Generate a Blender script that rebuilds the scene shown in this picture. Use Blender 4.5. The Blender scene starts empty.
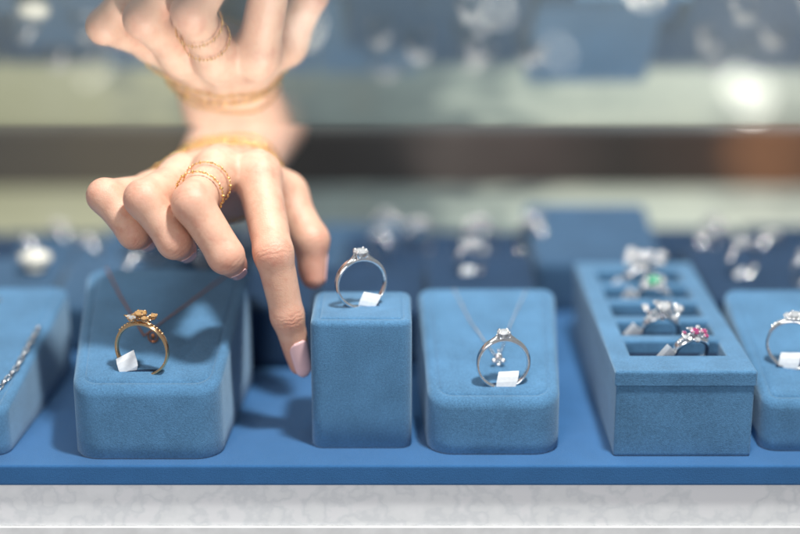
import bpy, bmesh, math, random
import numpy as np
from mathutils import Vector, Matrix, Quaternion
random.seed(7); np.random.seed(7)
S=bpy.context.scene
S.unit_settings.scale_length=0.01
COL=S.collection
S.view_settings.view_transform='Standard'

# ---------------------------------------------------------------- materials
def nmat(name):
    m=bpy.data.materials.new(name); m.use_nodes=True
    nt=m.node_tree; b=nt.nodes['Principled BSDF']
    return m,nt,b
def add(nt,t,**kw):
    n=nt.nodes.new(t)
    for k,v in kw.items():
        if hasattr(n,k): setattr(n,k,v)
        else: n.inputs[k].default_value=v
    return n
def noise(nt,scale,detail=3,rough=.5,coord=None):
    tc=coord or add(nt,'ShaderNodeTexCoord')
    n=nt.nodes.new('ShaderNodeTexNoise'); n.inputs['Scale'].default_value=scale
    n.inputs['Detail'].default_value=detail; n.inputs['Roughness'].default_value=rough
    nt.links.new(tc.outputs['Object'],n.inputs['Vector']); return n
def ramp(nt,src,stops):
    r=nt.nodes.new('ShaderNodeValToRGB'); e=r.color_ramp.elements
    e[0].position,e[0].color=stops[0][0],(*stops[0][1],1)
    e[1].position,e[1].color=stops[-1][0],(*stops[-1][1],1)
    for p,c in stops[1:-1]:
        q=e.new(p); q.color=(*c,1)
    nt.links.new(src,r.inputs['Fac']); return r
def velvet(name,c,var=.3,sheen=.5):
    m,nt,b=nmat(name)
    a=noise(nt,.6,3,.55); f=noise(nt,13,5,.8); g=noise(nt,26,2,.6)
    mx=add(nt,'ShaderNodeMath',operation='MULTIPLY_ADD'); nt.links.new(f.outputs['Fac'],mx.inputs[0]); mx.inputs[1].default_value=.75
    m2=add(nt,'ShaderNodeMath',operation='MULTIPLY'); nt.links.new(a.outputs['Fac'],m2.inputs[0]); m2.inputs[1].default_value=.34
    nt.links.new(m2.outputs[0],mx.inputs[2])
    lo=tuple(x*(1-var) for x in c); hi=tuple(min(1,x*(1+var)) for x in c)
    r=ramp(nt,mx.outputs[0],[(.38,lo),(.72,hi)])
    nt.links.new(r.outputs['Color'],b.inputs['Base Color'])
    b.inputs['Roughness'].default_value=.9
    b.inputs['Specular IOR Level'].default_value=.12
    b.inputs['Sheen Weight'].default_value=sheen
    b.inputs['Sheen Roughness'].default_value=.5
    b.inputs['Sheen Tint'].default_value=(.62,.82,1,1)
    bp=add(nt,'ShaderNodeBump'); bp.inputs['Strength'].default_value=.8; bp.inputs['Distance'].default_value=.03
    nt.links.new(g.outputs['Fac'],bp.inputs['Height']); nt.links.new(bp.outputs[0],b.inputs['Normal'])
    return m
def metal(name,c,rough=.16):
    m,nt,b=nmat(name); b.inputs['Metallic'].default_value=1
    n=noise(nt,14,2)
    r=ramp(nt,n.outputs['Fac'],[(.3,tuple(x*.85 for x in c)),(.7,c)])
    nt.links.new(r.outputs['Color'],b.inputs['Base Color'])
    b.inputs['Roughness'].default_value=rough; return m
def gem(name,c,tr=.6):
    m,nt,b=nmat(name)
    n=noise(nt,9,1); r=ramp(nt,n.outputs['Fac'],[(.35,tuple(x*.8 for x in c)),(.65,c)])
    nt.links.new(r.outputs['Color'],b.inputs['Base Color'])
    b.inputs['Roughness'].default_value=.03; b.inputs['IOR'].default_value=2.2
    b.inputs['Transmission Weight'].default_value=tr; return m
def plain(name,c,rough=.6,var=.08,scale=1.5,emit=0):
    m,nt,b=nmat(name); n=noise(nt,scale,3)
    r=ramp(nt,n.outputs['Fac'],[(.3,tuple(x*(1-var) for x in c)),(.7,tuple(min(1,x*(1+var)) for x in c))])
    nt.links.new(r.outputs['Color'],b.inputs['Base Color']); b.inputs['Roughness'].default_value=rough
    if emit:
        b.inputs['Emission Color'].default_value=(*c,1); b.inputs['Emission Strength'].default_value=emit
    return m
BLUE=velvet('blue_velvet',(.073,.185,.33),.36,.45)
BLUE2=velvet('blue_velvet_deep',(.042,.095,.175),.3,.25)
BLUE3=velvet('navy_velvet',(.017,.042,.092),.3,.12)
BLUEP=velvet('blue_platform_fabric',(.033,.125,.30),.14,.35)
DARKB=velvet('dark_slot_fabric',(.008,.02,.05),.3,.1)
SILVER=metal('polished_silver',(.95,.95,.96),.14)
GOLD=metal('polished_gold',(.95,.64,.27),.12)
ROSEG=metal('rose_gold',(.92,.62,.36),.14)
ROSE=metal('rose_gold_dark',(.5,.2,.1),.3)
STEEL=metal('dark_silver_chain',(.5,.52,.55),.2)
DIAM=gem('diamond',(.95,.97,1),.6)
AMBER=gem('amber_stone',(.85,.5,.2),.4)
DARKG=gem('smoky_stone',(.2,.22,.28),.3)
GREEN=gem('emerald',(.02,.5,.25),.3)
PINK=gem('purple_pink_sapphire',(.45,.05,.2),.3)
GLINT=plain('white_glint',(.86,.86,.82),.15,.05)  # sparkle of the rear stones put into a white base colour
TAG=plain('tag_paper',(.86,.88,.9),.5,.06,6)

def marble():
    m,nt,b=nmat('white_marble')
    tc=add(nt,'ShaderNodeTexCoord')
    v=noise(nt,.5,2,.5,tc); v.inputs['Distortion'].default_value=.2
    w=noise(nt,1.3,3,.5,tc)
    ad=add(nt,'ShaderNodeMath',operation='MULTIPLY_ADD'); nt.links.new(w.outputs['Fac'],ad.inputs[0]); ad.inputs[1].default_value=.8; nt.links.new(v.outputs['Fac'],ad.inputs[2])
    r=ramp(nt,ad.outputs[0],[(.65,(.9,.905,.91)),(.82,(.85,.86,.865)),(.9,(.77,.785,.8)),(.98,(.84,.85,.86)),(1.0,(.88,.88,.89))])
    r.color_ramp.interpolation='EASE'
    nt.links.new(r.outputs['Color'],b.inputs['Base Color']); b.inputs['Roughness'].default_value=.25
    return m
MARBLE=marble()

def skin():
    m,nt,b=nmat('skin')
    tc=add(nt,'ShaderNodeTexCoord')
    big=noise(nt,1.3,6,.68,tc); fine=noise(nt,16,4,.65,tc)
    r=ramp(nt,big.outputs['Fac'],[(.3,(.62,.31,.22)),(.5,(.71,.42,.30)),(.7,(.75,.47,.345))])
    at=add(nt,'ShaderNodeAttribute',attribute_name='flush')
    mix=add(nt,'ShaderNodeMix',data_type='RGBA')
    nt.links.new(at.outputs['Fac'],mix.inputs[0]); nt.links.new(r.outputs['Color'],mix.inputs[6])
    mix.inputs[7].default_value=(.64,.23,.17,1)
    nt.links.new(mix.outputs[2],b.inputs['Base Color'])
    b.inputs['Roughness'].default_value=.42
    b.inputs['Subsurface Weight'].default_value=.25
    b.inputs['Subsurface Radius'].default_value=(1,.35,.2)
    b.inputs['Subsurface Scale'].default_value=.2
    js=add(nt,'ShaderNodeAttribute',attribute_name='joint_s'); jm=add(nt,'ShaderNodeAttribute',attribute_name='joint_m')
    mid=noise(nt,3.0,2,.5,tc)
    a1=add(nt,'ShaderNodeMath',operation='MULTIPLY_ADD'); nt.links.new(mid.outputs['Fac'],a1.inputs[0]); a1.inputs[1].default_value=12
    a0=add(nt,'ShaderNodeMath',operation='MULTIPLY'); nt.links.new(js.outputs['Fac'],a0.inputs[0]); a0.inputs[1].default_value=30
    nt.links.new(a0.outputs[0],a1.inputs[2])
    sn=add(nt,'ShaderNodeMath',operation='SINE'); nt.links.new(a1.outputs[0],sn.inputs[0])
    mm=add(nt,'ShaderNodeMath',operation='MULTIPLY'); nt.links.new(sn.outputs[0],mm.inputs[0]); nt.links.new(jm.outputs['Fac'],mm.inputs[1])
    ad=add(nt,'ShaderNodeMath',operation='MULTIPLY_ADD'); nt.links.new(fine.outputs['Fac'],ad.inputs[0]); ad.inputs[1].default_value=1.5
    nt.links.new(mm.outputs[0],ad.inputs[2])
    bp=add(nt,'ShaderNodeBump'); bp.inputs['Strength'].default_value=.45; bp.inputs['Distance'].default_value=.03
    nt.links.new(ad.outputs[0],bp.inputs['Height']); nt.links.new(bp.outputs[0],b.inputs['Normal'])
    return m
SKIN=skin()
NAIL=plain('nail_polish_pink',(.85,.55,.55),.07,.03)

def pane_mat():
    m,nt,b=nmat('cabinet_glass'); nt.nodes.remove(b)
    out=nt.nodes['Material Output']
    lw=add(nt,'ShaderNodeLayerWeight'); lw.inputs['Blend'].default_value=.5
    p=add(nt,'ShaderNodeMath',operation='POWER'); nt.links.new(lw.outputs['Facing'],p.inputs[0]); p.inputs[1].default_value=5
    q=add(nt,'ShaderNodeMath',operation='MULTIPLY_ADD',use_clamp=True); nt.links.new(p.outputs[0],q.inputs[0]); q.inputs[1].default_value=1.25; q.inputs[2].default_value=.05
    tr=add(nt,'ShaderNodeBsdfTransparent'); tr.inputs[0].default_value=(.95,.98,.97,1)
    gl=add(nt,'ShaderNodeBsdfGlossy'); gl.inputs['Roughness'].default_value=.035; gl.inputs[0].default_value=(.93,.94,.93,1)
    mx=add(nt,'ShaderNodeMixShader'); nt.links.new(q.outputs[0],mx.inputs[0]); nt.links.new(tr.outputs[0],mx.inputs[1]); nt.links.new(gl.outputs[0],mx.inputs[2])
    nt.links.new(mx.outputs[0],out.inputs[0]); return m
GLASS=pane_mat()

# ---------------------------------------------------------------- helpers
def obj_from(name,verts,faces,mat,smooth=True,parent=None):
    me=bpy.data.meshes.new(name); me.from_pydata([tuple(v) for v in verts],[],[tuple(f) for f in faces]); me.update()
    if smooth: me.shade_smooth()
    if mat: me.materials.append(mat)
    o=bpy.data.objects.new(name,me); COL.objects.link(o)
    if parent: o.parent=parent
    return o
def tag(o,label,cat,group=None):
    o["label"]=label; o["category"]=cat
    if group: o["group"]=group
def structure(o): o["kind"]="structure"
def empty(name,loc=(0,0,0)):
    e=bpy.data.objects.new(name,None); e.location=loc; e.empty_display_size=.5; COL.objects.link(e); return e
def box(name,x0,x1,y0,y1,z0,z1,mat,parent=None,bev=.05,smooth=False):
    bm=bmesh.new(); bmesh.ops.create_cube(bm,size=1)
    for v in bm.verts:
        v.co=Vector((x0+(v.co.x+.5)*(x1-x0),y0+(v.co.y+.5)*(y1-y0),z0+(v.co.z+.5)*(z1-z0)))
    if bev: bmesh.ops.bevel(bm,geom=bm.edges[:],offset=bev,segments=3,affect='EDGES',profile=.5)
    me=bpy.data.meshes.new(name); bm.to_mesh(me); bm.free(); me.materials.append(mat)
    o=bpy.data.objects.new(name,me); COL.objects.link(o)
    if parent:o.parent=parent
    return o
def offset_quad(q,d):
    n=len(q); L=[]
    for i in range(n):
        a=Vector(q[i]);b=Vector(q[(i+1)%n]); t=(b-a).normalized(); nn=Vector((-t.y,t.x))
        L.append((a+nn*d,t))
    out=[]
    for i in range(n):
        p,t=L[i-1]; r,s=L[i]
        den=t.x*s.y-t.y*s.x; u=((r-p).x*s.y-(r-p).y*s.x)/den
        out.append(p+t*u)
    return out
def round_poly(q,radii,seg=8):
    pts=[];n=len(q)
    for i in range(n):
        p=Vector(q[i]); a=(Vector(q[i-1])-p).normalized(); b=(Vector(q[(i+1)%n])-p).normalized(); r=max(radii[i],.02)
        ang=a.angle(b); d=r/math.tan(ang/2); c=p+(a+b).normalized()*(r/math.sin(ang/2))
        s=p+a*d-c; e=p+b*d-c
        a0=math.atan2(s.y,s.x); a1=math.atan2(e.y,e.x); da=(a1-a0)
        while da<0: da+=2*math.pi
        while da>2*math.pi: da-=2*math.pi
        for k in range(seg+1):
            t=a0+da*k/seg; pts.append(c+Vector((math.cos(t),math.sin(t)))*r)
    return pts
def padded(name,quad,zf,zb,rf,rb,re,mat,seam=True,z0=0.0,bow=0.0):
    yf=(quad[0][1]+quad[1][1])/2; yb=(quad[2][1]+quad[3][1])/2
    def zt(p):
        t=(p.y-yf)/(yb-yf); return zf+(zb-zf)*t+bow*math.sin(math.pi*max(0,min(1,t)))
    prof=[(.06,'b',0.0),(0,'b',.08)]
    for k in range(1,4): prof.append((0,'m',k/4))
    for k in range(0,7):
        a=k/6*math.pi/2; prof.append((re*(1-math.cos(a)),'t',-re*(1-math.sin(a))))
    prof[-1]=(re,'t',0)
    if seam: prof+= [(re+.1,'t',.0),(re+.13,'t',-.08),(re+.17,'t',.0),(re+.24,'t',.03)]
    prof+=[(re+.5,'t',.03),(re+.9,'t',.03)]
    rings=[]
    for ins,k,d in prof:
        q=offset_quad(quad,ins); rr=[max(.05,r-ins) for r in (rf,rf,rb,rb)]
        P=round_poly(q,rr); R=[]
        for p in P:
            top=zt(p)
            if k=='b': z=z0+d
            elif k=='m': z=z0+.08+(top-re-.08-z0)*d
            else: z=top+d
            R.append((p.x,p.y,z))
        rings.append(R)
    n=len(rings[0]); V=[v for R in rings for v in R]; F=[]
    for i in range(len(rings)-1):
        for j in range(n):
            F.append((i*n+j,i*n+(j+1)%n,(i+1)*n+(j+1)%n,(i+1)*n+j))
    F.append(tuple(range((len(rings)-1)*n,len(rings)*n))); F.append(tuple(reversed(range(n))))
    o=obj_from(name,V,F,mat)
    return o,zt
def tube(path,rad,closed=False,seg=8):
    P=[Vector(p) for p in path]; n=len(P); V=[];F=[]
    prev=None
    for i in range(n):
        if closed: t=(P[(i+1)%n]-P[i-1]).normalized()
        else: t=(P[min(i+1,n-1)]-P[max(i-1,0)]).normalized()
        if prev is None: a=t.orthogonal().normalized()
        else: a=(prev-t*prev.dot(t)).normalized()
        prev=a; b=t.cross(a); r=rad[i] if hasattr(rad,'__len__') else rad
        for k in range(seg):
            an=2*math.pi*k/seg; V.append(P[i]+(a*math.cos(an)+b*math.sin(an))*r)
    m=n if closed else n-1
    for i in range(m):
        for k in range(seg):
            F.append((i*seg+k,i*seg+(k+1)%seg,((i+1)%n)*seg+(k+1)%seg,((i+1)%n)*seg+k))
    if not closed:
        F.append(tuple(reversed(range(seg)))); F.append(tuple((n-1)*seg+k for k in range(seg)))
    return V,F
def merge(parts):
    V=[];F=[]
    for v,f in parts:
        o=len(V); V+=list(v); F+=[tuple(i+o for i in q) for q in f]
    return V,F
_b=bmesh.new(); bmesh.ops.create_icosphere(_b,subdivisions=2,radius=1); ICO=([v.co.copy() for v in _b.verts],[[v.index for v in f.verts] for f in _b.faces]); _b.free()
def ball(c,r):
    c=Vector(c)
    rr=Vector(r) if hasattr(r,'__len__') else Vector((r,r,r))
    return ([Vector((v.x*rr.x,v.y*rr.y,v.z*rr.z))+c for v in ICO[0]],ICO[1])
def brilliant(c,r,up=Vector((0,0,1))):
    q=Vector((0,0,1)).rotation_difference(up); V=[];F=[];n=8
    c=Vector(c)
    def ring(rad,z,o): return [c+q@Vector((rad*math.cos(2*math.pi*(k+o)/n),rad*math.sin(2*math.pi*(k+o)/n),z)) for k in range(n)]
    R=[ring(r*.58,r*.34,0),ring(r*.85,r*.2,.5),ring(r,0.03*r,0),ring(r,-.03*r,0)]
    for x in R: V+=x
    V.append(c+q@Vector((0,0,-r*.86)))
    F.append(tuple(range(n)))
    for k in range(n):
        k1=(k+1)%n
        F+=[(k,n+k,k1),(n+k,2*n+k1,k1),(n+k,2*n+k,2*n+k1)]
        F.append((k,2*n+k,n+k))
        F.append((2*n+k,3*n+k,3*n+k1,2*n+k1)); F.append((3*n+k,4*n,3*n+k1))
    return V,F
def make_ring(loc,R=1.0,t=.09,met=SILVER,gm=DIAM,rz=0.,tilt=0.,style='solitaire',gr=.2,label='',group=None,tagged=True,tagx=.3,tagrot=.3,ts=1.0,gm2=None,prongs=4,tagz=None,tagyaw=0.):
    e=empty('ring',loc); e.rotation_euler=(tilt,0,rz)
    n=72; V=[];F=[];m=12
    for i in range(n):
        a=2*math.pi*i/n; c=Vector((math.sin(a)*R,0,R+math.cos(a)*R)); rad=Vector((math.sin(a),0,math.cos(a)))
        up=max(0,math.cos(a)); w=t*(1.7+.5*up**2-3.6*max(0,up-.88)); th=t*(.72+.35*up)
        for k in range(m):
            b=2*math.pi*k/m; V.append(c+rad*math.cos(b)*th+Vector((0,1,0))*math.sin(b)*w)
    for i in range(n):
        for k in range(m): F.append((i*m+k,i*m+(k+1)%m,((i+1)%n)*m+(k+1)%m,((i+1)%n)*m+k))
    obj_from('band',V,F,met,parent=e)
    top=2*R+gr*.95
    parts=[];gems=[];small=[]
    def head(cx,cy,cz,r,k=4,lst=None):
        for j in range(k):
            a=2*math.pi*(j+.5)/k; d=Vector((math.cos(a),math.sin(a),0))
            b=Vector((cx,cy,cz-r*1.05)); pth=[b+d*r*.15,b+d*r*.6+Vector((0,0,r*.35)),b+d*r*.98+Vector((0,0,r*.9)),b+d*r*.98+Vector((0,0,r*1.2)),b+d*r*.75+Vector((0,0,r*1.32))]
            parts.append(tube(pth,r*.14,seg=6)); parts.append(ball(pth[-1],r*.16))
        pth=[Vector((cx+r*.62*math.cos(x*math.pi/8),cy+r*.62*math.sin(x*math.pi/8),cz-r*.65)) for x in range(16)]
        parts.append(tube(pth,r*.09,True,6))
        (gems if lst is None else lst).append(brilliant((cx,cy,cz),r))
    if style=='cluster':
        rnd=random.Random(int(loc[0]*10+loc[1]*7))
        head(0,0,top+gr*.35,gr*.8)
        for j in range(7):
            a=2*math.pi*j/7+rnd.uniform(-.25,.25); rr=gr*rnd.uniform(1.15,1.75); s=gr*rnd.uniform(.36,.58)
            x,y,z=rr*1.15*math.cos(a),rr*.85*math.sin(a),top+gr*rnd.uniform(-.35,.25)
            head(x,y,z,s,4,small if j%3 else gems)
            parts.append(tube([Vector((0,0,top-gr*1.2)),Vector((x*.6,y*.6,z-gr*.5)),Vector((x,y,z-s))],gr*.09,seg=5))
        for j in range(5):
            a=2*math.pi*(j+.5)/5; x,y=gr*1.9*math.cos(a),gr*1.4*math.sin(a)
            parts.append(ball((x,y,top-gr*.1),(gr*.3,gr*.22,gr*.12)))
    else: head(0,0,top,gr,prongs)
    if style in('halo','flower'):
        k=12; rr=gr*1.32; sr=gr*.3
        for j in range(k):
            a=2*math.pi*j/k; x,y=rr*math.cos(a),rr*math.sin(a)
            (gems if gm2 is None else small).append(brilliant((x,y,top-gr*.15),sr))
            parts.append(tube([Vector((x+sr*1.05*math.cos(b*math.pi/5),y+sr*1.05*math.sin(b*math.pi/5),top-gr*.2)) for b in range(10)],sr*.18,True,5))
            parts.append(tube([Vector((0,0,top-gr*1.3)),Vector((x*.6,y*.6,top-gr*.7)),Vector((x,y,top-gr*.35))],gr*.1,seg=5))
    if style!='solitaire':
        for sgn in(-1,1):
            for j in range(6):
                a=sgn*(.24+.13*j); parts.append(ball((math.sin(a)*(R+t*.8),0,R+math.cos(a)*(R+t*.8)),t*.75))
    for sgn in(-1,1):
        parts.append(tube([Vector((sgn*math.sin(.6)*R,0,R+math.cos(.6)*R)),Vector((sgn*math.sin(.33)*R*1.02,0,R+math.cos(.33)*R*1.07)),Vector((sgn*gr*.95,0,2*R+t*.9)),Vector((sgn*gr*.75,0,top-gr*.15))],[t*.9,t*.95,t*.75,t*.5],seg=8))
    V,F=merge(parts); obj_from('setting',V,F,met,parent=e)
    if gm2 is None: gems+=small
    else:
        for s_ in small: obj_from('accent_gemstone',s_[0],s_[1],gm2,smooth=False,parent=e)
    V,F=merge(gems); obj_from('gemstone',V,F,gm,smooth=False,parent=e)
    if tagged:
        # paper price label: one wrapped strip whose front leaf is wider
        Vv=[];Ff=[]
        bx=tagx*R; bz=(R-math.sqrt(max(0,R*R-bx*bx))) if tagz is None else tagz
        M=Matrix.Translation((bx,-.02,bz+.02))@Matrix.Rotation(tagyaw,4,'Z')@Matrix.Rotation(tagrot,4,'Y')@Matrix.Scale(ts,4)
        ctr=[(.13,.3,.16),(.12,.14,.16),(.1,-.02,.15),(.03,-.09,.15),(-.08,-.08,.2),(-.12,.04,.28),(-.12,.2,.3),(-.1,.36,.3),(-.04,.5,.29)]
        for i,(y,z,w) in enumerate(ctr):
            a=ctr[max(i-1,0)];b=ctr[min(i+1,len(ctr)-1)]; t_=Vector((b[0]-a[0],b[1]-a[1])).normalized(); nn=Vector((t_.y,-t_.x))*.012
            for s in(1,-1):
                for x in(-1,1): Vv.append(M@Vector((x*w+.1*z,y+nn.x*s,z+nn.y*s+.04*x)))
        n_=len(ctr)
        for i in range(n_-1):
            p,q=4*i,4*i+4
            Ff+=[(p,p+1,q+1,q),(p+2,q+2,q+3,p+3),(p,q,q+2,p+2),(p+1,p+3,q+3,q+1)]
        Ff+=[(0,2,3,1),(4*n_-4,4*n_-3,4*n_-1,4*n_-2)]
        obj_from('price_tag',Vv,Ff,TAG,smooth=False,parent=e)
    tag(e,label,'ring',group); return e
def beads(path,r,step,mat,name,parent=None,closed=False,big=0,bigr=2,wire=.45):
    P=[Vector(p) for p in path]
    if closed:P=P+[P[0]]
    parts=[];acc=0;nxt=0;k=0
    for a,b in zip(P,P[1:]):
        L=(b-a).length
        while nxt<=acc+L:
            p=a+(b-a)*((nxt-acc)/L); k+=1
            rr=r*(bigr if big and k%big==0 else 1)
            parts.append(ball(p,(rr*(1.25 if k%2 else .8),rr*.9,rr*(.8 if k%2 else 1.2)))); nxt+=step
        acc+=L
    parts.append(tube(P[:-1] if closed else P,r*wire,closed,5))
    V,F=merge(parts); return obj_from(name,V,F,mat,parent=parent)
def links(path,L,W,wire,mat,name,closed=False,normal=None,bead=0,br=.48):
    P=[Vector(p) for p in path]
    if closed:P=P+[P[0]]
    tot=sum((b-a).length for a,b in zip(P,P[1:])); n=max(3,round(tot/(L*.72))); st=tot/n
    parts=[];acc=0;k=0
    for a,b in zip(P,P[1:]):
        l=(b-a).length
        if l<1e-6: continue
        d=(b-a).normalized()
        while k<n and k*st<=acc+l+1e-6:
            p=a+d*(k*st-acc); u=Vector((0,0,1)) if normal is None else normal(p); s=d.cross(u).normalized(); u=s.cross(d).normalized()
            side=(s if k%2 else (u*.8+s*.6).normalized())
            if bead and k%bead==0: parts.append(ball(p,W*br))
            else: parts.append(tube([p+d*(L/2-wire)*math.cos(q*math.pi/6)+side*(W/2-wire)*math.sin(q*math.pi/6) for q in range(12)],wire,True,6))
            k+=1
        acc+=l
    V,F=merge(parts); return obj_from(name,V,F,mat)

# ---------------------------------------------------------------- setting
o=box('display_platform',-50,50,-1.7,31,-.88,0,BLUEP,bev=.1); structure(o)
tag(o,'blue fabric covered display platform in the showcase','platform')
o=box('marble_counter',-50,50,-1.5,31,-2.75,-.884,MARBLE,bev=.04); structure(o); tag(o,'white veined marble counter edge','counter')
o=box('counter_base',-50,50,-1.62,31,-7,-2.756,plain('base_white',(.76,.76,.76),.4),bev=.03); structure(o); tag(o,'pale base moulding under marble counter','counter')
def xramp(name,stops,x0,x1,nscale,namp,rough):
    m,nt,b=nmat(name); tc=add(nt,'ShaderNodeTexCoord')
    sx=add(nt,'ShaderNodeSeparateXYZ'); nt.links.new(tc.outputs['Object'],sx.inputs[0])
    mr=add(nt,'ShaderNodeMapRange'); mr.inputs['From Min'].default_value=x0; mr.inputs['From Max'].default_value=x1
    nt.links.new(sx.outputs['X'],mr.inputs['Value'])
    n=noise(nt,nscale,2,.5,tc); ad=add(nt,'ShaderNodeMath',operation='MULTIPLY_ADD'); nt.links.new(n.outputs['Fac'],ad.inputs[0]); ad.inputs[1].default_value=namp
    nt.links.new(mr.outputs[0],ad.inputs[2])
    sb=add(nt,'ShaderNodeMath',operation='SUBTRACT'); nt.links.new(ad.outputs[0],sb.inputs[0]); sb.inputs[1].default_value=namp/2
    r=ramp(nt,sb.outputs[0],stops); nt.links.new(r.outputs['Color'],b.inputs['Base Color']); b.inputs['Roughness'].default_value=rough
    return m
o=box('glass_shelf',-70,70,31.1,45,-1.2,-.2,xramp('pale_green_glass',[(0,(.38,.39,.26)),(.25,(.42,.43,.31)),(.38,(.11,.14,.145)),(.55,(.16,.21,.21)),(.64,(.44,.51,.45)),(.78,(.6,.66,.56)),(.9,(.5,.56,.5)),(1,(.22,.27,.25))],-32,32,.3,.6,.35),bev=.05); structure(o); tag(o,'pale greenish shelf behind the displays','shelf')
o=box('cabinet_rail',-80,80,45.1,47,-3,3.9,xramp('rail_finish',[(0,(.07,.065,.06)),(.22,(.10,.085,.065)),(.36,(.012,.011,.012)),(.5,(.018,.017,.018)),(.55,(.08,.065,.06)),(.66,(.05,.036,.034)),(.76,(.02,.015,.014)),(.88,(.045,.026,.02)),(.93,(.2,.09,.045)),(1,(.14,.065,.035))],-29,29,.25,.1,.6),bev=.1)
structure(o); tag(o,'dark wooden cabinet rail behind the shelf','rail')
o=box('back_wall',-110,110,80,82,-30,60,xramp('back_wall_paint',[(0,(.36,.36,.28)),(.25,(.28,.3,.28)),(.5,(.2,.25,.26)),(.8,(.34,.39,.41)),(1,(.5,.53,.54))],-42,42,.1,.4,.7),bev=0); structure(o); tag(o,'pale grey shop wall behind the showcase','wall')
for (x,y,z,r,st) in((30.8,74,.7,1.6,5.0),(-8,74,6.2,.45,5.0),(8.5,74,8.0,.4,5.0),(21,74,9.5,.4,5.0),(-27,74,2.5,.5,2.5),(14,74,4.2,.35,4.0)):  # glowing balls added at the back to give round out-of-focus highlights
    V,F=merge([ball((x,y,z),r),tube([(x,y+r*.8,z),(x,80,z)],[r*.55,r*.7],seg=12)])
    o=obj_from('highlight_ball',V,F,plain('warm_highlight_glow',(1,.96,.88),.3,.02,1.5,st)); tag(o,'small glowing ball added as a blurred highlight','glow_ball','glowing balls added as blurred highlights')

def pz(y): return 30.48-.2792*(y+57.9)
o=obj_from('glass_top',[(-48,-34,pz(-34)),(48,-34,pz(-34)),(48,11.1,pz(11.1)),(-48,11.1,pz(11.1))],[(3,2,1,0)],GLASS,smooth=False)
tag(o,'clear slanted glass top of the display case','glass pane')

# ---------------------------------------------------------------- stands
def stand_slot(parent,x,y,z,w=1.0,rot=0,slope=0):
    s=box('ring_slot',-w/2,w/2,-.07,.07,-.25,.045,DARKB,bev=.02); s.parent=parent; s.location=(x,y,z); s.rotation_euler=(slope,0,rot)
cs,_=padded('ring_stand',[(-3.62,0),(.48,0),(.45,4.1),(-3.6,4.1)],5.5,5.5,.5,.5,.24,BLUE)
tag(cs,'small upright blue velvet ring block holding a solitaire','ring stand'); stand_slot(cs,-1.6,2.0,5.5,1.5)
ls,lz=padded('necklace_stand',[(-13.1,-1.1),(-7.25,-1.1),(-6.7,8.2),(-14.1,8.2)],3.0,5.3,1.1,.8,.34,BLUE,bow=.15)
tag(ls,'sloping blue velvet stand with gold ring and fine necklace','jewellery stand'); stand_slot(ls,-10.4,.1,lz(Vector((0,.1)))+.0,1.3,0,.25)
rs,rzf=padded('necklace_stand',[(1.15,-.65),(6.45,-.65),(7.0,8.1),(.8,8.1)],2.3,4.4,1.1,.6,.34,BLUE,bow=.12)
tag(rs,'sloping blue velvet stand with silver ring and pendant necklace','jewellery stand'); stand_slot(rs,4.2,.5,rzf(Vector((0,.5)))+.0,1.3,0,.25)
fl,flz=padded('bracelet_stand',[(-22.5,-.8),(-15.9,-.8),(-15.2,9.5),(-22.9,9.5)],1.9,4.0,.7,.7,.3,BLUE,bow=.1)
tag(fl,'low sloping blue velvet stand with silver bracelet','jewellery stand')
fr,frz=padded('ring_stand',[(14.75,-.3),(21,-.3),(21.2,8.5),(14.7,8.5)],2.1,4.2,.7,.6,.3,BLUE,bow=.1)
tag(fr,'sloping blue velvet stand beside the ring tray holding silver ring','ring stand'); stand_slot(fr,16.4,2.2,frz(Vector((0,2.2))),1.3,0,.25)

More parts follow.
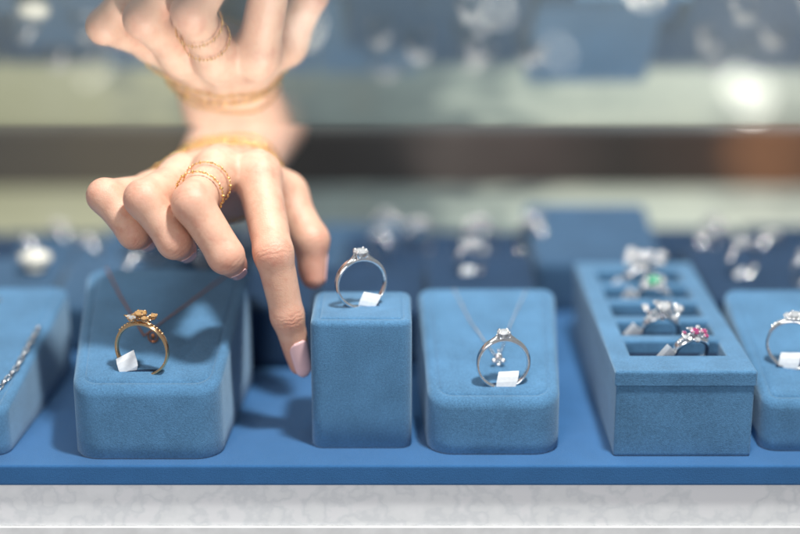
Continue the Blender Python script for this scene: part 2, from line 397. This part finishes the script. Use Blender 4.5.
tr=empty('ring_tray',(11.43,-.85,0))
TI_=Matrix.Translation((-11.43,.85,0))
body=box('tray_body',8.65,14.2,-.8,14.1,0,3.1,BLUE,bev=.12); body.parent=tr; body.matrix_parent_inverse=TI_
def tray_top():
    xs=[8.58,9.45,13.4,14.27]; ys=[-.87,1.0]
    y=1.0
    for k in range(5): y+=1.75; ys.append(y); y+=.75; ys.append(y)
    ys[-1]=14.17
    bm=bmesh.new(); zt,zb,zh=3.72,3.104,3.13
    cache={}
    def v(x,y,z):
        k=(round(x,3),round(y,3),round(z,3))
        if k not in cache: cache[k]=bm.verts.new((x,y,z))
        return cache[k]
    def q(*p): bm.faces.new([v(*a) for a in p])
    for i in range(3):
        for j in range(len(ys)-1):
            a,b,c,d=xs[i],xs[i+1],ys[j],ys[j+1]
            hole=(i==1 and j%2==1)
            if hole:
                q((a,c,zh),(b,c,zh),(b,d,zh),(a,d,zh))
                q((a,c,zt),(b,c,zt),(b,c,zh),(a,c,zh)); q((b,d,zt),(a,d,zt),(a,d,zh),(b,d,zh))
                q((a,d,zt),(a,c,zt),(a,c,zh),(a,d,zh)); q((b,c,zt),(b,d,zt),(b,d,zh),(b,c,zh))
            else: q((a,c,zt),(b,c,zt),(b,d,zt),(a,d,zt))
            q((a,c,zb),(a,d,zb),(b,d,zb),(b,c,zb))
    for j in range(len(ys)-1):
        q((xs[0],ys[j+1],zt),(xs[0],ys[j],zt),(xs[0],ys[j],zb),(xs[0],ys[j+1],zb))
        q((xs[3],ys[j],zt),(xs[3],ys[j+1],zt),(xs[3],ys[j+1],zb),(xs[3],ys[j],zb))
    for i in range(3):
        q((xs[i],ys[0],zb),(xs[i+1],ys[0],zb),(xs[i+1],ys[0],zt),(xs[i],ys[0],zt))
        q((xs[i+1],ys[-1],zb),(xs[i],ys[-1],zb),(xs[i],ys[-1],zt),(xs[i+1],ys[-1],zt))
    bmesh.ops.recalc_face_normals(bm,faces=bm.faces[:])
    ed=[e for e in bm.edges if len(e.link_faces)==2 and e.calc_face_angle(0)>.5 and max(x.co.z for x in e.verts)>3.6]
    bmesh.ops.bevel(bm,geom=ed,offset=.13,segments=4,affect='EDGES',profile=.5)
    me=bpy.data.meshes.new('tray_top'); bm.to_mesh(me); bm.free(); me.materials.append(BLUE)
    o=bpy.data.objects.new('tray_top',me); COL.objects.link(o); return o,ys
tt,tys=tray_top(); tt.parent=tr; tt.matrix_parent_inverse=TI_
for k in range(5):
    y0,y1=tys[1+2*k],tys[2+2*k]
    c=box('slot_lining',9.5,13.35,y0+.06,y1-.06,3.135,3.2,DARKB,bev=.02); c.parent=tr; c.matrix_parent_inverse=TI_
tag(tr,'long blue velvet ring tray with slots holding gem rings','ring tray')

BG='blue display stands in rows behind'
RG='small rings on the rear display stands'
def bgstand(x,y,w,d,zf,zb,m=BLUE2,ring=True,st='solitaire',nr=1):
    o,z=padded('ring_stand',[(x-w/2,y),(x+w/2,y),(x+w/2+.1,y+d),(x-w/2-.1,y+d)],zf,zb,.5,.5,.3,m,seam=False)
    tag(o,'blue velvet ring stand in a rear row of the display','ring stand',BG)
    if ring:
        for i in range(nr):
            off=random.uniform(-1.2,1.2) if nr==1 else (-1.4+2.8*i+random.uniform(-.4,.4))
            yy=y+d*random.uniform(.25,.6)
            make_ring((x+off,yy,z(Vector((x,yy)))-.15),R=random.uniform(.65,1.0),t=.1,rz=random.uniform(-.9,.9),style=st,gr=random.uniform(.22,.38),met=SILVER,gm=random.choice([DIAM,DIAM,GLINT]),label='small silver ring on a blue rear stand',group=RG,tagx=random.uniform(-.4,.4),tagrot=random.uniform(-.6,.6),tagged=random.random()<.6)
for x,w in((-26,5.6),(-20,5.6),(-14,5.6)): bgstand(x,11.5,w,6,2.2,3.0,BLUE2)
bgstand(-6.9,9.2,5.6,5.5,2.9,3.3,BLUE3,False)
bgstand(-1.4,9.6,5.0,5.5,2.7,3.3,BLUE3,False)
bgstand(3.9,10.5,5.2,6,2.9,3.6,BLUE3,True,'halo')
bgstand(10.3,17.5,6.6,7.5,2.6,3.9,BLUE2,False)
bgstand(18.0,10.2,6.6,8,3.0,3.4,BLUE3,True,'cluster',2)
bgstand(25.1,10.2,6.8,8,3.0,3.4,BLUE2)
x=-36
while x<38:
    if not(6<x<13.5): bgstand(x,18.6+random.uniform(-.6,.6),5.7,5.0,1.6,2.4+random.uniform(-.3,.3),random.choice([BLUE2,BLUE3,BLUE3]),True,random.choice(['solitaire','halo','cluster']),2)
    x+=6.0
x=-39
while x<42:
    bgstand(x,24.6,5.9,4.8,.8,1.1+random.uniform(-.1,.5),random.choice([BLUE3,BLUE2]),True,random.choice(['halo','cluster']))
    x+=6.2

# ---------------------------------------------------------------- foreground jewellery
make_ring((-1.6,2.0,5.46),R=1.04,t=.1,rz=.35,gr=.32,label='silver solitaire diamond ring standing in blue block',tagx=.2,tagrot=.35,ts=1.2,tagyaw=-.3)
make_ring((-10.4,.1,lz(Vector((0,.1)))-.15),R=1.1,t=.09,met=ROSEG,gm=AMBER,gm2=DIAM,rz=-.25,gr=.33,style='cluster',label='rose gold ring with raised crown setting on sloping stand',tagx=-.5,tagrot=-.35,ts=1.4,tagyaw=.3)
make_ring((4.2,.5,rzf(Vector((0,.5)))-.12),R=1.05,t=.105,rz=.1,gr=.29,label='silver ring with white tag on sloping stand',tagx=.1,tagrot=.08,ts=1.4,tagyaw=-.1)
make_ring((16.4,2.2,frz(Vector((0,2.2)))-.1),R=1.05,t=.1,rz=-.4,gr=.3,style='halo',label='silver halo ring beside the long ring tray',tagx=-.1,tagrot=0,ts=1.4)
for (x,y,stl,gm,met,g,g2,rr,lab) in((11.2,11.6,'cluster',DIAM,SILVER,.5,DIAM,.8,'large silver flower ring in slotted tray'),
        (11.8,9.1,'halo',GREEN,SILVER,.34,DIAM,.72,'silver ring with green stone in slotted tray'),
        (11.2,4.6,'cluster',DIAM,SILVER,.4,DARKG,.78,'silver cluster ring with clear and smoky stones in tray'),
        (12.0,2.1,'cluster',PINK,SILVER,.27,DIAM,.72,'silver ring with pink stones in slotted tray')):
    make_ring((x,y,2.9),R=rr,t=.12,met=met,gm=gm,gm2=g2,rz=random.uniform(-.5,.5),tilt=.35,style=stl,gr=g,label=lab,tagx=-1.25,tagz=.5,tagrot=-.9,ts=1.25)
def on(zf,pts,off=.05):
    out=[]
    for a,b in zip(pts,pts[1:]):
        for k in range(10):
            x=a[0]+(b[0]-a[0])*k/10; y=a[1]+(b[1]-a[1])*k/10; out.append((x,y,zf(Vector((x,y)))+off))
    x,y=pts[-1]; out.append((x,y,zf(Vector((x,y)))+off)); return out
n1=empty('necklace',(-10.6,2.3,lz(Vector((0,2.3)))))
c=beads(on(lz,[(-13.2,7.9),(-12.2,5.5),(-10.7,2.4),(-9.2,4.8),(-7.6,7.6)]),.038,.1,ROSE,'chain'); c.parent=n1; c.matrix_parent_inverse=Matrix.Translation(-n1.location)
zz=lz(Vector((0,2.1)))
V,F=merge([tube([(-10.25+.2*math.cos(a*math.pi/8),2.0,zz+.25+.26*math.sin(a*math.pi/8)) for a in range(16)],.045,True,6),ball((-10.25,2.0,zz+.25),(.1,.06,.15)),ball((-10.25,2.0,zz+.58),(.05,.05,.09)),ball((-10.25,2.0,zz+.02),(.12,.06,.07))])
c=obj_from('pendant',V,F,ROSE); c.parent=n1; c.matrix_parent_inverse=Matrix.Translation(-n1.location)
tag(n1,'fine rose gold necklace draped on sloping stand','necklace')
n2=empty('necklace',(4.0,2.0,rzf(Vector((0,2.0)))))
c=beads(on(rzf,[(2.4,7.8),(3.1,4.8),(4.1,2.1),(4.8,4.8),(5.7,7.7)]),.034,.085,STEEL,'chain'); c.parent=n2; c.matrix_parent_inverse=Matrix.Translation(-n2.location)
zz=rzf(Vector((0,1.8)))
V,F=merge([ball((4.1,1.9,zz+.25),(.2,.1,.24)),ball((3.9,1.7,zz+.2),(.12,.1,.13)),ball((4.28,1.7,zz+.2),(.12,.1,.13)),ball((4.1,1.75,zz+.03),(.1,.08,.1)),ball((4.1,2.05,zz+.5),(.06,.06,.12))])
c=obj_from('pendant',V,F,SILVER); c.parent=n2; c.matrix_parent_inverse=Matrix.Translation(-n2.location)
tag(n2,'fine silver necklace with pendant on sloping stand','necklace')
b=links(on(flz,[(-15.85,5.4),(-15.95,4.0),(-16.1,2.2),(-16.5,.7),(-17.4,-.2)],.08),.5,.3,.035,STEEL,'bracelet',bead=2,br=.42); tag(b,'silver linked chain bracelet lying on blue stand','bracelet')
b=links(on(flz,[(-18.2,8.0),(-19.0,5.2),(-19.4,2.4)],.07),.3,.2,.035,STEEL,'bracelet'); tag(b,'thin silver chain bracelet lying on blue stand','bracelet')
V,F=merge([ball((-18.3,15.6,3.5),(.85,.7,.42)),ball((-18.3,15.6,3.0),(.5,.5,.25))])  # cream ball added to stand in for a soft bright highlight
o=obj_from('blurred_highlight',V,F,plain('cream_highlight',(.85,.83,.72),.2,.05)); tag(o,'cream ball added as a blurred highlight over a rear blue stand','highlight_blob')

# ---------------------------------------------------------------- hand
h=.075
org=np.array([-14.6,-2.0,1.6],dtype=np.float32)
dim=(int(12.8/h),int(28/h),int(10.9/h))
F0=np.full(dim,9.0,dtype=np.float32)
def sub(bb):
    lo=np.maximum(0,np.floor((bb[0]-org)/h).astype(int)); hi=np.minimum(dim,np.ceil((bb[1]-org)/h).astype(int)+1)
    return tuple(slice(a,b) for a,b in zip(lo,hi))
def coords(sl):
    g=[org[i]+h*np.arange(sl[i].start,sl[i].stop,dtype=np.float32) for i in range(3)]
    return g[0][:,None,None],g[1][None,:,None],g[2][None,None,:]
def seg(C,a,b,ra,rb,pinch=0):
    a=np.array(a,dtype=np.float32);b=np.array(b,dtype=np.float32);d=b-a;L=float(d@d)
    px,py,pzz=C[0]-a[0],C[1]-a[1],C[2]-a[2]
    t=np.clip((px*d[0]+py*d[1]+pzz*d[2])/max(L,1e-6),0,1)
    dist=np.sqrt((px-t*d[0])**2+(py-t*d[1])**2+(pzz-t*d[2])**2)
    r=ra+(rb-ra)*t
    if pinch: r=r-pinch*np.sin(np.pi*t)
    return dist-r
def smin(a,b,k):
    hh=np.maximum(k-np.abs(a-b),0)/k
    return np.minimum(a,b)-hh*hh*k*.25
W=(-8.0,10.4,9.25)
IM=(-5.95,4.3,10.5);MM=(-7.6,4.2,10.7);RM=(-9.2,4.7,10.25);PM=(-10.5,5.4,9.5)
TC=(-6.9,8.7,8.9);TM=(-5.0,6.5,9.1);TI=(-3.8,4.9,7.5);TT=(-3.7,4.5,5.95)
palm=[((-8.85,10.4,9.2),(-9.3,27,8.0),1.5,2.0,0),((-7.15,10.4,9.3),(-7.3,27,8.1),1.5,2.0,0),
      ((-7.1,10.2,9.3),IM,1.40,.9,.10),(W,MM,1.48,.93,.09),((-8.6,10.0,9.2),RM,1.40,.88,.09),((-9.0,9.8,9.0),PM,1.3,.8,.08),
      ((-8.0,8.3,8.8),(-8.3,5.6,9.5),1.45,1.05,0),(TC,TM,1.15,.92,0),((-6.3,7.4,9.4),(-5.6,5.6,9.7),1.0,.75,0),
      ((-7.6,9.4,10.35),(IM[0],IM[1]+.4,IM[2]+.72),.22,.26,0),((-7.9,9.4,10.4),(MM[0],MM[1]+.4,MM[2]+.75),.22,.26,0),((-8.3,9.4,10.3),(RM[0],RM[1]+.4,RM[2]+.7),.22,.26,0)]
sl=sub((np.array([-15,2,1]),np.array([-1,30,13]))); C=coords(sl); f=None
for i,(a,b,ra,rb,p) in enumerate(palm):
    g=seg(C,a,b,ra,rb,p); f=g if f is None else smin(f,g,.6 if i<9 else .25)
F0[sl]=f; PALM=F0.copy()
fingers={
 'index':([IM,(-5.12,1.45,7.95),(-4.62,1.5,5.25),(-4.17,1.85,3.0)],[.92,.78,.66,.47]),
 'middle':([MM,(-8.2,.6,10.25),(-6.9,.2,8.2),(-6.75,1.9,7.25)],[.9,.79,.70,.54]),
 'ring':([RM,(-10.2,1.1,10.3),(-9.0,.8,8.6),(-8.85,2.4,7.8)],[.88,.75,.66,.51]),
 'pinky':([PM,(-12.0,2.35,10.1),(-10.8,1.8,8.65),(-10.6,3.2,8.0)],[.78,.68,.59,.46]),
 'thumb':([TM,TI,TT],[.9,.76,.52]),
}
for k,(J,R) in fingers.items():
    A=np.array(J); sl=sub((A.min(0)-1.9,A.max(0)+1.9)); C=coords(sl); f=None
    for i in range(len(J)-1):
        last=(i==len(J)-2)
        g=seg(C,J[i],J[i+1],R[i],R[i+1],.0 if last else .015)
        f=g if f is None else smin(f,g,.3)
    for i in range(len(J)-1):
        a,b=np.array(J[i]),np.array(J[i+1]); d=(b-a)/np.linalg.norm(b-a)
        if k=='index': pal=np.array([0.1,1,-.3])
        elif k=='thumb': pal=np.array([-.6,.7,-.2])
        elif 0<i: pal=(b-a)/np.linalg.norm(b-a)-(a-np.array(J[i-1]))/np.linalg.norm(a-np.array(J[i-1]))
        else: pal=np.array([0,.3,-1])
        pal=pal-d*(pal@d); pal/=np.linalg.norm(pal)
        r=(R[i]+R[i+1])/2; p0=a+(b-a)*.35+pal*r*.3; p1=a+(b-a)*.75+pal*r*.3
        f=smin(f,seg(C,p0,p1,r*.86,r*.82),.25)
    F0[sl]=np.minimum(F0[sl],smin(PALM[sl],f,.6))
def surface_nets(F,org,h):
    ins=F<0; n=F.shape
    c=np.zeros(tuple(x-1 for x in n),dtype=np.int8)
    offs=[(i,j,k) for i in(0,1) for j in(0,1) for k in(0,1)]
    for o in offs: c+=ins[o[0]:n[0]-1+o[0],o[1]:n[1]-1+o[1],o[2]:n[2]-1+o[2]]
    idx=np.argwhere((c>0)&(c<8))
    val={o:F[idx[:,0]+o[0],idx[:,1]+o[1],idx[:,2]+o[2]] for o in offs}
    acc=np.zeros((len(idx),3));cnt=np.zeros(len(idx))
    for a in offs:
        for ax in range(3):
            if a[ax]==0:
                b=list(a);b[ax]=1;b=tuple(b); va,vb=val[a],val[b]; m=(va<0)!=(vb<0)
                t=np.where(m,va/np.where(m,va-vb,1),0)
                p=np.array(a,dtype=float)[None]+t[:,None]*(np.array(b)-np.array(a))[None]
                acc+=p*m[:,None];cnt+=m
    V=(idx+acc/cnt[:,None])*h+org
    ID=np.full(c.shape,-1,dtype=np.int64); ID[idx[:,0],idx[:,1],idx[:,2]]=np.arange(len(idx))
    Fs=[]
    for ax in range(3):
        u,w=(ax+1)%3,(ax+2)%3
        s0=[slice(None)]*3;s1=[slice(None)]*3;s0[ax]=slice(0,-1);s1[ax]=slice(1,None)
        d=ins[tuple(s0)]!=ins[tuple(s1)]; e=np.argwhere(d)
        ok=(e[:,u]>0)&(e[:,w]>0)&(e[:,u]<c.shape[u])&(e[:,w]<c.shape[w]); e=e[ok]
        q=[]
        for du,dw in((-1,-1),(0,-1),(0,0),(-1,0)):
            p=e.copy();p[:,u]+=du;p[:,w]+=dw;q.append(ID[p[:,0],p[:,1],p[:,2]])
        q=np.stack(q,1); low=ins[e[:,0],e[:,1],e[:,2]]
        q=np.where(low[:,None],q,q[:,::-1]); Fs.append(q[(q>=0).all(1)])
    return V,np.concatenate(Fs)
V,Fq=surface_nets(F0,org,h)
me=bpy.data.meshes.new('person'); me.from_pydata(V.tolist(),[],Fq.tolist()); me.update(); me.shade_smooth(); me.materials.append(SKIN)
bm=bmesh.new(); bm.from_mesh(me)
for _ in range(6): bmesh.ops.smooth_vert(bm,verts=bm.verts[:],factor=.5,use_axis_x=True,use_axis_y=True,use_axis_z=True)
bm.to_mesh(me); bm.free()
V=np.array([v.co[:] for v in me.vertices])
NRM=np.array([v.normal[:] for v in me.vertices])
js=np.zeros(len(V));jm=np.zeros(len(V));fl_=np.zeros(len(V)); disp=np.zeros(len(V))
for k,(J,R) in fingers.items():
    for i in range(1,len(J)-1):
        a,j,b=map(np.array,(J[i-1],J[i],J[i+1])); d1=(j-a)/np.linalg.norm(j-a); d2=(b-j)/np.linalg.norm(b-j)
        ax=d1+d2; ax/=np.linalg.norm(ax); dor=d1-d2
        if np.linalg.norm(dor)<.5: dor=np.array([0.2,-1,.1])
        dor/=np.linalg.norm(dor); dv=V-j; dist=np.linalg.norm(dv,axis=1); s=dv@ax
        m=(.5 if k=='index' else .35)*np.exp(-(s/.28)**2)*np.clip((dv@dor)/R[i]*2-.8,0,1)*(dist<R[i]*1.5)
        lat=np.linalg.norm(dv-np.outer(s,ax)-np.outer(dv@dor,dor),axis=1)
        fold=sum(np.exp(-((s-o_-.12*lat**2*np.sign(o_+.001))/.045)**2) for o_ in(-.15,.0,.14))
        disp-=.008*fold*np.clip((dv@dor)/R[i]*2.6-1.4,0,1)*(dist<R[i]*1.45)
        upd=m>jm; js[upd]=s[upd]; jm=np.maximum(jm,m); fl_=np.maximum(fl_,.36*np.exp(-(dist/(R[i]*1.35))**3)*(np.clip(dv@dor/R[i],0,1)))
    j=np.array(J[-1]); dist=np.linalg.norm(V-j,axis=1); fl_=np.maximum(fl_,.55*np.exp(-(dist/1.25)**2))
V=V+NRM*disp[:,None]
me.vertices.foreach_set('co',V.astype(np.float32).ravel()); me.update()
for nm,arr in(('joint_s',js),('joint_m',jm),('flush',fl_)):
    at=me.attributes.new(nm,'FLOAT','POINT'); at.data.foreach_set('value',arr.astype(np.float32))
hand=bpy.data.objects.new('person',me); COL.objects.link(hand)
tag(hand,'hand with index finger pointing down beside blue ring block','person')
def nail(J,R,dor,s0=.35,s1=1.2,half=math.radians(50)):
    a=Vector(J[-2]);b=Vector(J[-1]); d=(b-a); L=d.length; d.normalize(); n=Vector(dor); n=(n-d*n.dot(d)).normalized(); w=d.cross(n)
    V=[];F=[];nu,nv=14,12
    for lay in(0,1):
        for i in range(nu+1):
            s=s0+(s1-s0)*i/nu; e=i/nu
            wd=half*math.sqrt(max(0.02,1-abs(2*e-1)**5*.85))
            r=R[-2]+(R[-1]-R[-2])*min(s,1.0); over=max(0,s-1)*L
            r=math.sqrt(max(.02,r*r-over*over*.5))
            r=r+.03-lay*.055
            for j in range(nv+1):
                th=-wd+2*wd*j/nv
                V.append(a+d*(L*s+(-.08*(1-e)*math.cos(th*1.5)))+n*math.cos(th)*r+w*math.sin(th)*r)
    N=(nu+1)*(nv+1)
    for i in range(nu):
        for j in range(nv):
            p=i*(nv+1)+j; F.append((p,p+1,p+nv+2,p+nv+1)); F.append((N+p,N+p+nv+1,N+p+nv+2,N+p+1))
    bd=[j for j in range(nv+1)]+[i*(nv+1)+nv for i in range(1,nu+1)]+[nu*(nv+1)+j for j in range(nv-1,-1,-1)]+[i*(nv+1) for i in range(nu-1,0,-1)]
    for x,y in zip(bd,bd[1:]+bd[:1]): F.append((x,N+x,N+y,y))
    obj_from('fingernail',V,F,NAIL,parent=hand)
nail(*fingers['index'],(.5,-1,.15),s0=.48,s1=1.2,half=math.radians(50))
for k in('middle','ring','pinky'):
    J,R=fingers[k]; d1=(Vector(J[-2])-Vector(J[-3])).normalized(); d2=(Vector(J[-1])-Vector(J[-2])).normalized(); nail(J,R,d1-d2,s0=.6,half=math.radians(36))
nail(*fingers['thumb'],(1,.9,0))

def loop(c,ax,ru,rv,uvec,n=60,wob=0):
    c=Vector(c);ax=Vector(ax).normalized();u=Vector(uvec);u=(u-ax*u.dot(ax)).normalized();v=ax.cross(u)
    return [c+u*ru*math.cos(2*math.pi*i/n)+v*rv*math.sin(2*math.pi*i/n)+ax*wob*math.sin(4*math.pi*i/n) for i in range(n)]
def hug(c,ax,clear,rmax,n=72,uvec=(1,0,0),wob=0):
    c=np.array(c);ax=np.array(ax,float);ax/=np.linalg.norm(ax);u=np.array(uvec,float);u-=ax*(u@ax);u/=np.linalg.norm(u);v=np.cross(ax,u)
    d=V-c; m=(np.abs(d@ax)<.15); d=d[m]; x,y=d@u,d@v; r=np.hypot(x,y); k=r<rmax; x,y,r=x[k],y[k],r[k]
    bi=((np.arctan2(y,x)/(2*np.pi)*n)%n).astype(int); R=np.zeros(n)
    for i in range(n):
        q=r[bi==i]; R[i]=q.max() if len(q) else 0
    for i in range(n):
        if R[i]==0: R[i]=max(R[i-1],R[(i+1)%n])
    for _ in range(3): R=np.maximum(R,(np.roll(R,1)+np.roll(R,-1))/2)
    R=R+clear
    return [Vector(c+u*R[i]*math.cos((i+.5)/n*2*math.pi)+v*R[i]*math.sin((i+.5)/n*2*math.pi)+ax*wob*math.sin(4*math.pi*i/n)) for i in range(n)]
mm,mp=Vector(MM),Vector(fingers['middle'][0][1])
for t,a,r in((.44,(.25,-1,.1),.05),(.72,(-.25,-1,-.25),.055)):
    c=mm.lerp(mp,t); o=beads(loop(c,(mp-mm).normalized()+Vector(a)*.3,.97,.97,(1,0,0)),r,.16,GOLD,'chain_ring',closed=True,big=3,bigr=1.35,wire=.3)
    tag(o,'gold chain ring worn on the middle finger','ring','gold chain rings on the finger')
for c,ax_,L,W_,wr,wb,cl,bd,lab in(((-7.8,7.4,9.4),(-.25,1,-.03),.34,.22,.035,.1,.07,4,'gold linked chain bracelet worn on the wrist'),
      ((-7.9,8.7,9.2),(-.02,1,-.03),.62,.34,.05,.12,.09,5,'chunky gold linked chain bracelet worn on the wrist'),
      ((-7.95,10.0,9.2),(-.08,1,.03),.3,.2,.035,-.1,.05,6,'thin gold chain bracelet worn on the wrist')):
    cc=Vector(c); o=links(hug(c,ax_,cl,3.9,wob=wb),L,W_,wr,GOLD,'bracelet',closed=True,normal=lambda p:(p-cc),bead=bd)
    tag(o,lab,'bracelet')

# ---------------------------------------------------------------- camera + light
cam=bpy.data.cameras.new('camera'); co=bpy.data.objects.new('camera',cam); COL.objects.link(co)
co.location=(0,-57.9,25.5); co.rotation_euler=(math.radians(90-17),0,0)
cam.lens=68.85; cam.sensor_width=36; cam.clip_start=1; cam.clip_end=1000
cam.dof.use_dof=True; cam.dof.focus_distance=61.3; cam.dof.aperture_fstop=.022
S.camera=co
def area(name,loc,target,size,power,col=(1,1,1),sy=None):
    l=bpy.data.lights.new(name,'AREA'); l.energy=power; l.size=size; l.color=col
    if sy: l.shape='RECTANGLE'; l.size_y=sy
    o=bpy.data.objects.new(name,l); COL.objects.link(o); o.location=loc
    o.rotation_euler=(Vector(target)-Vector(loc)).to_track_quat('-Z','Y').to_euler(); return o
area('key_lamp',(13,-14,67),(-2,3,3),6,72000,(1,.975,.94))
area('strip_lamp',(-10,40,60),(0,27,0),60,20000,(1,.98,.93),12)
area('front_lamp',(-25,-75,36),(0,0,0),30,27000,(.99,.98,1))
w=bpy.data.worlds.new('World'); S.world=w; w.use_nodes=True
w.node_tree.nodes['Background'].inputs[0].default_value=(.94,.96,1,1); w.node_tree.nodes['Background'].inputs[1].default_value=.3
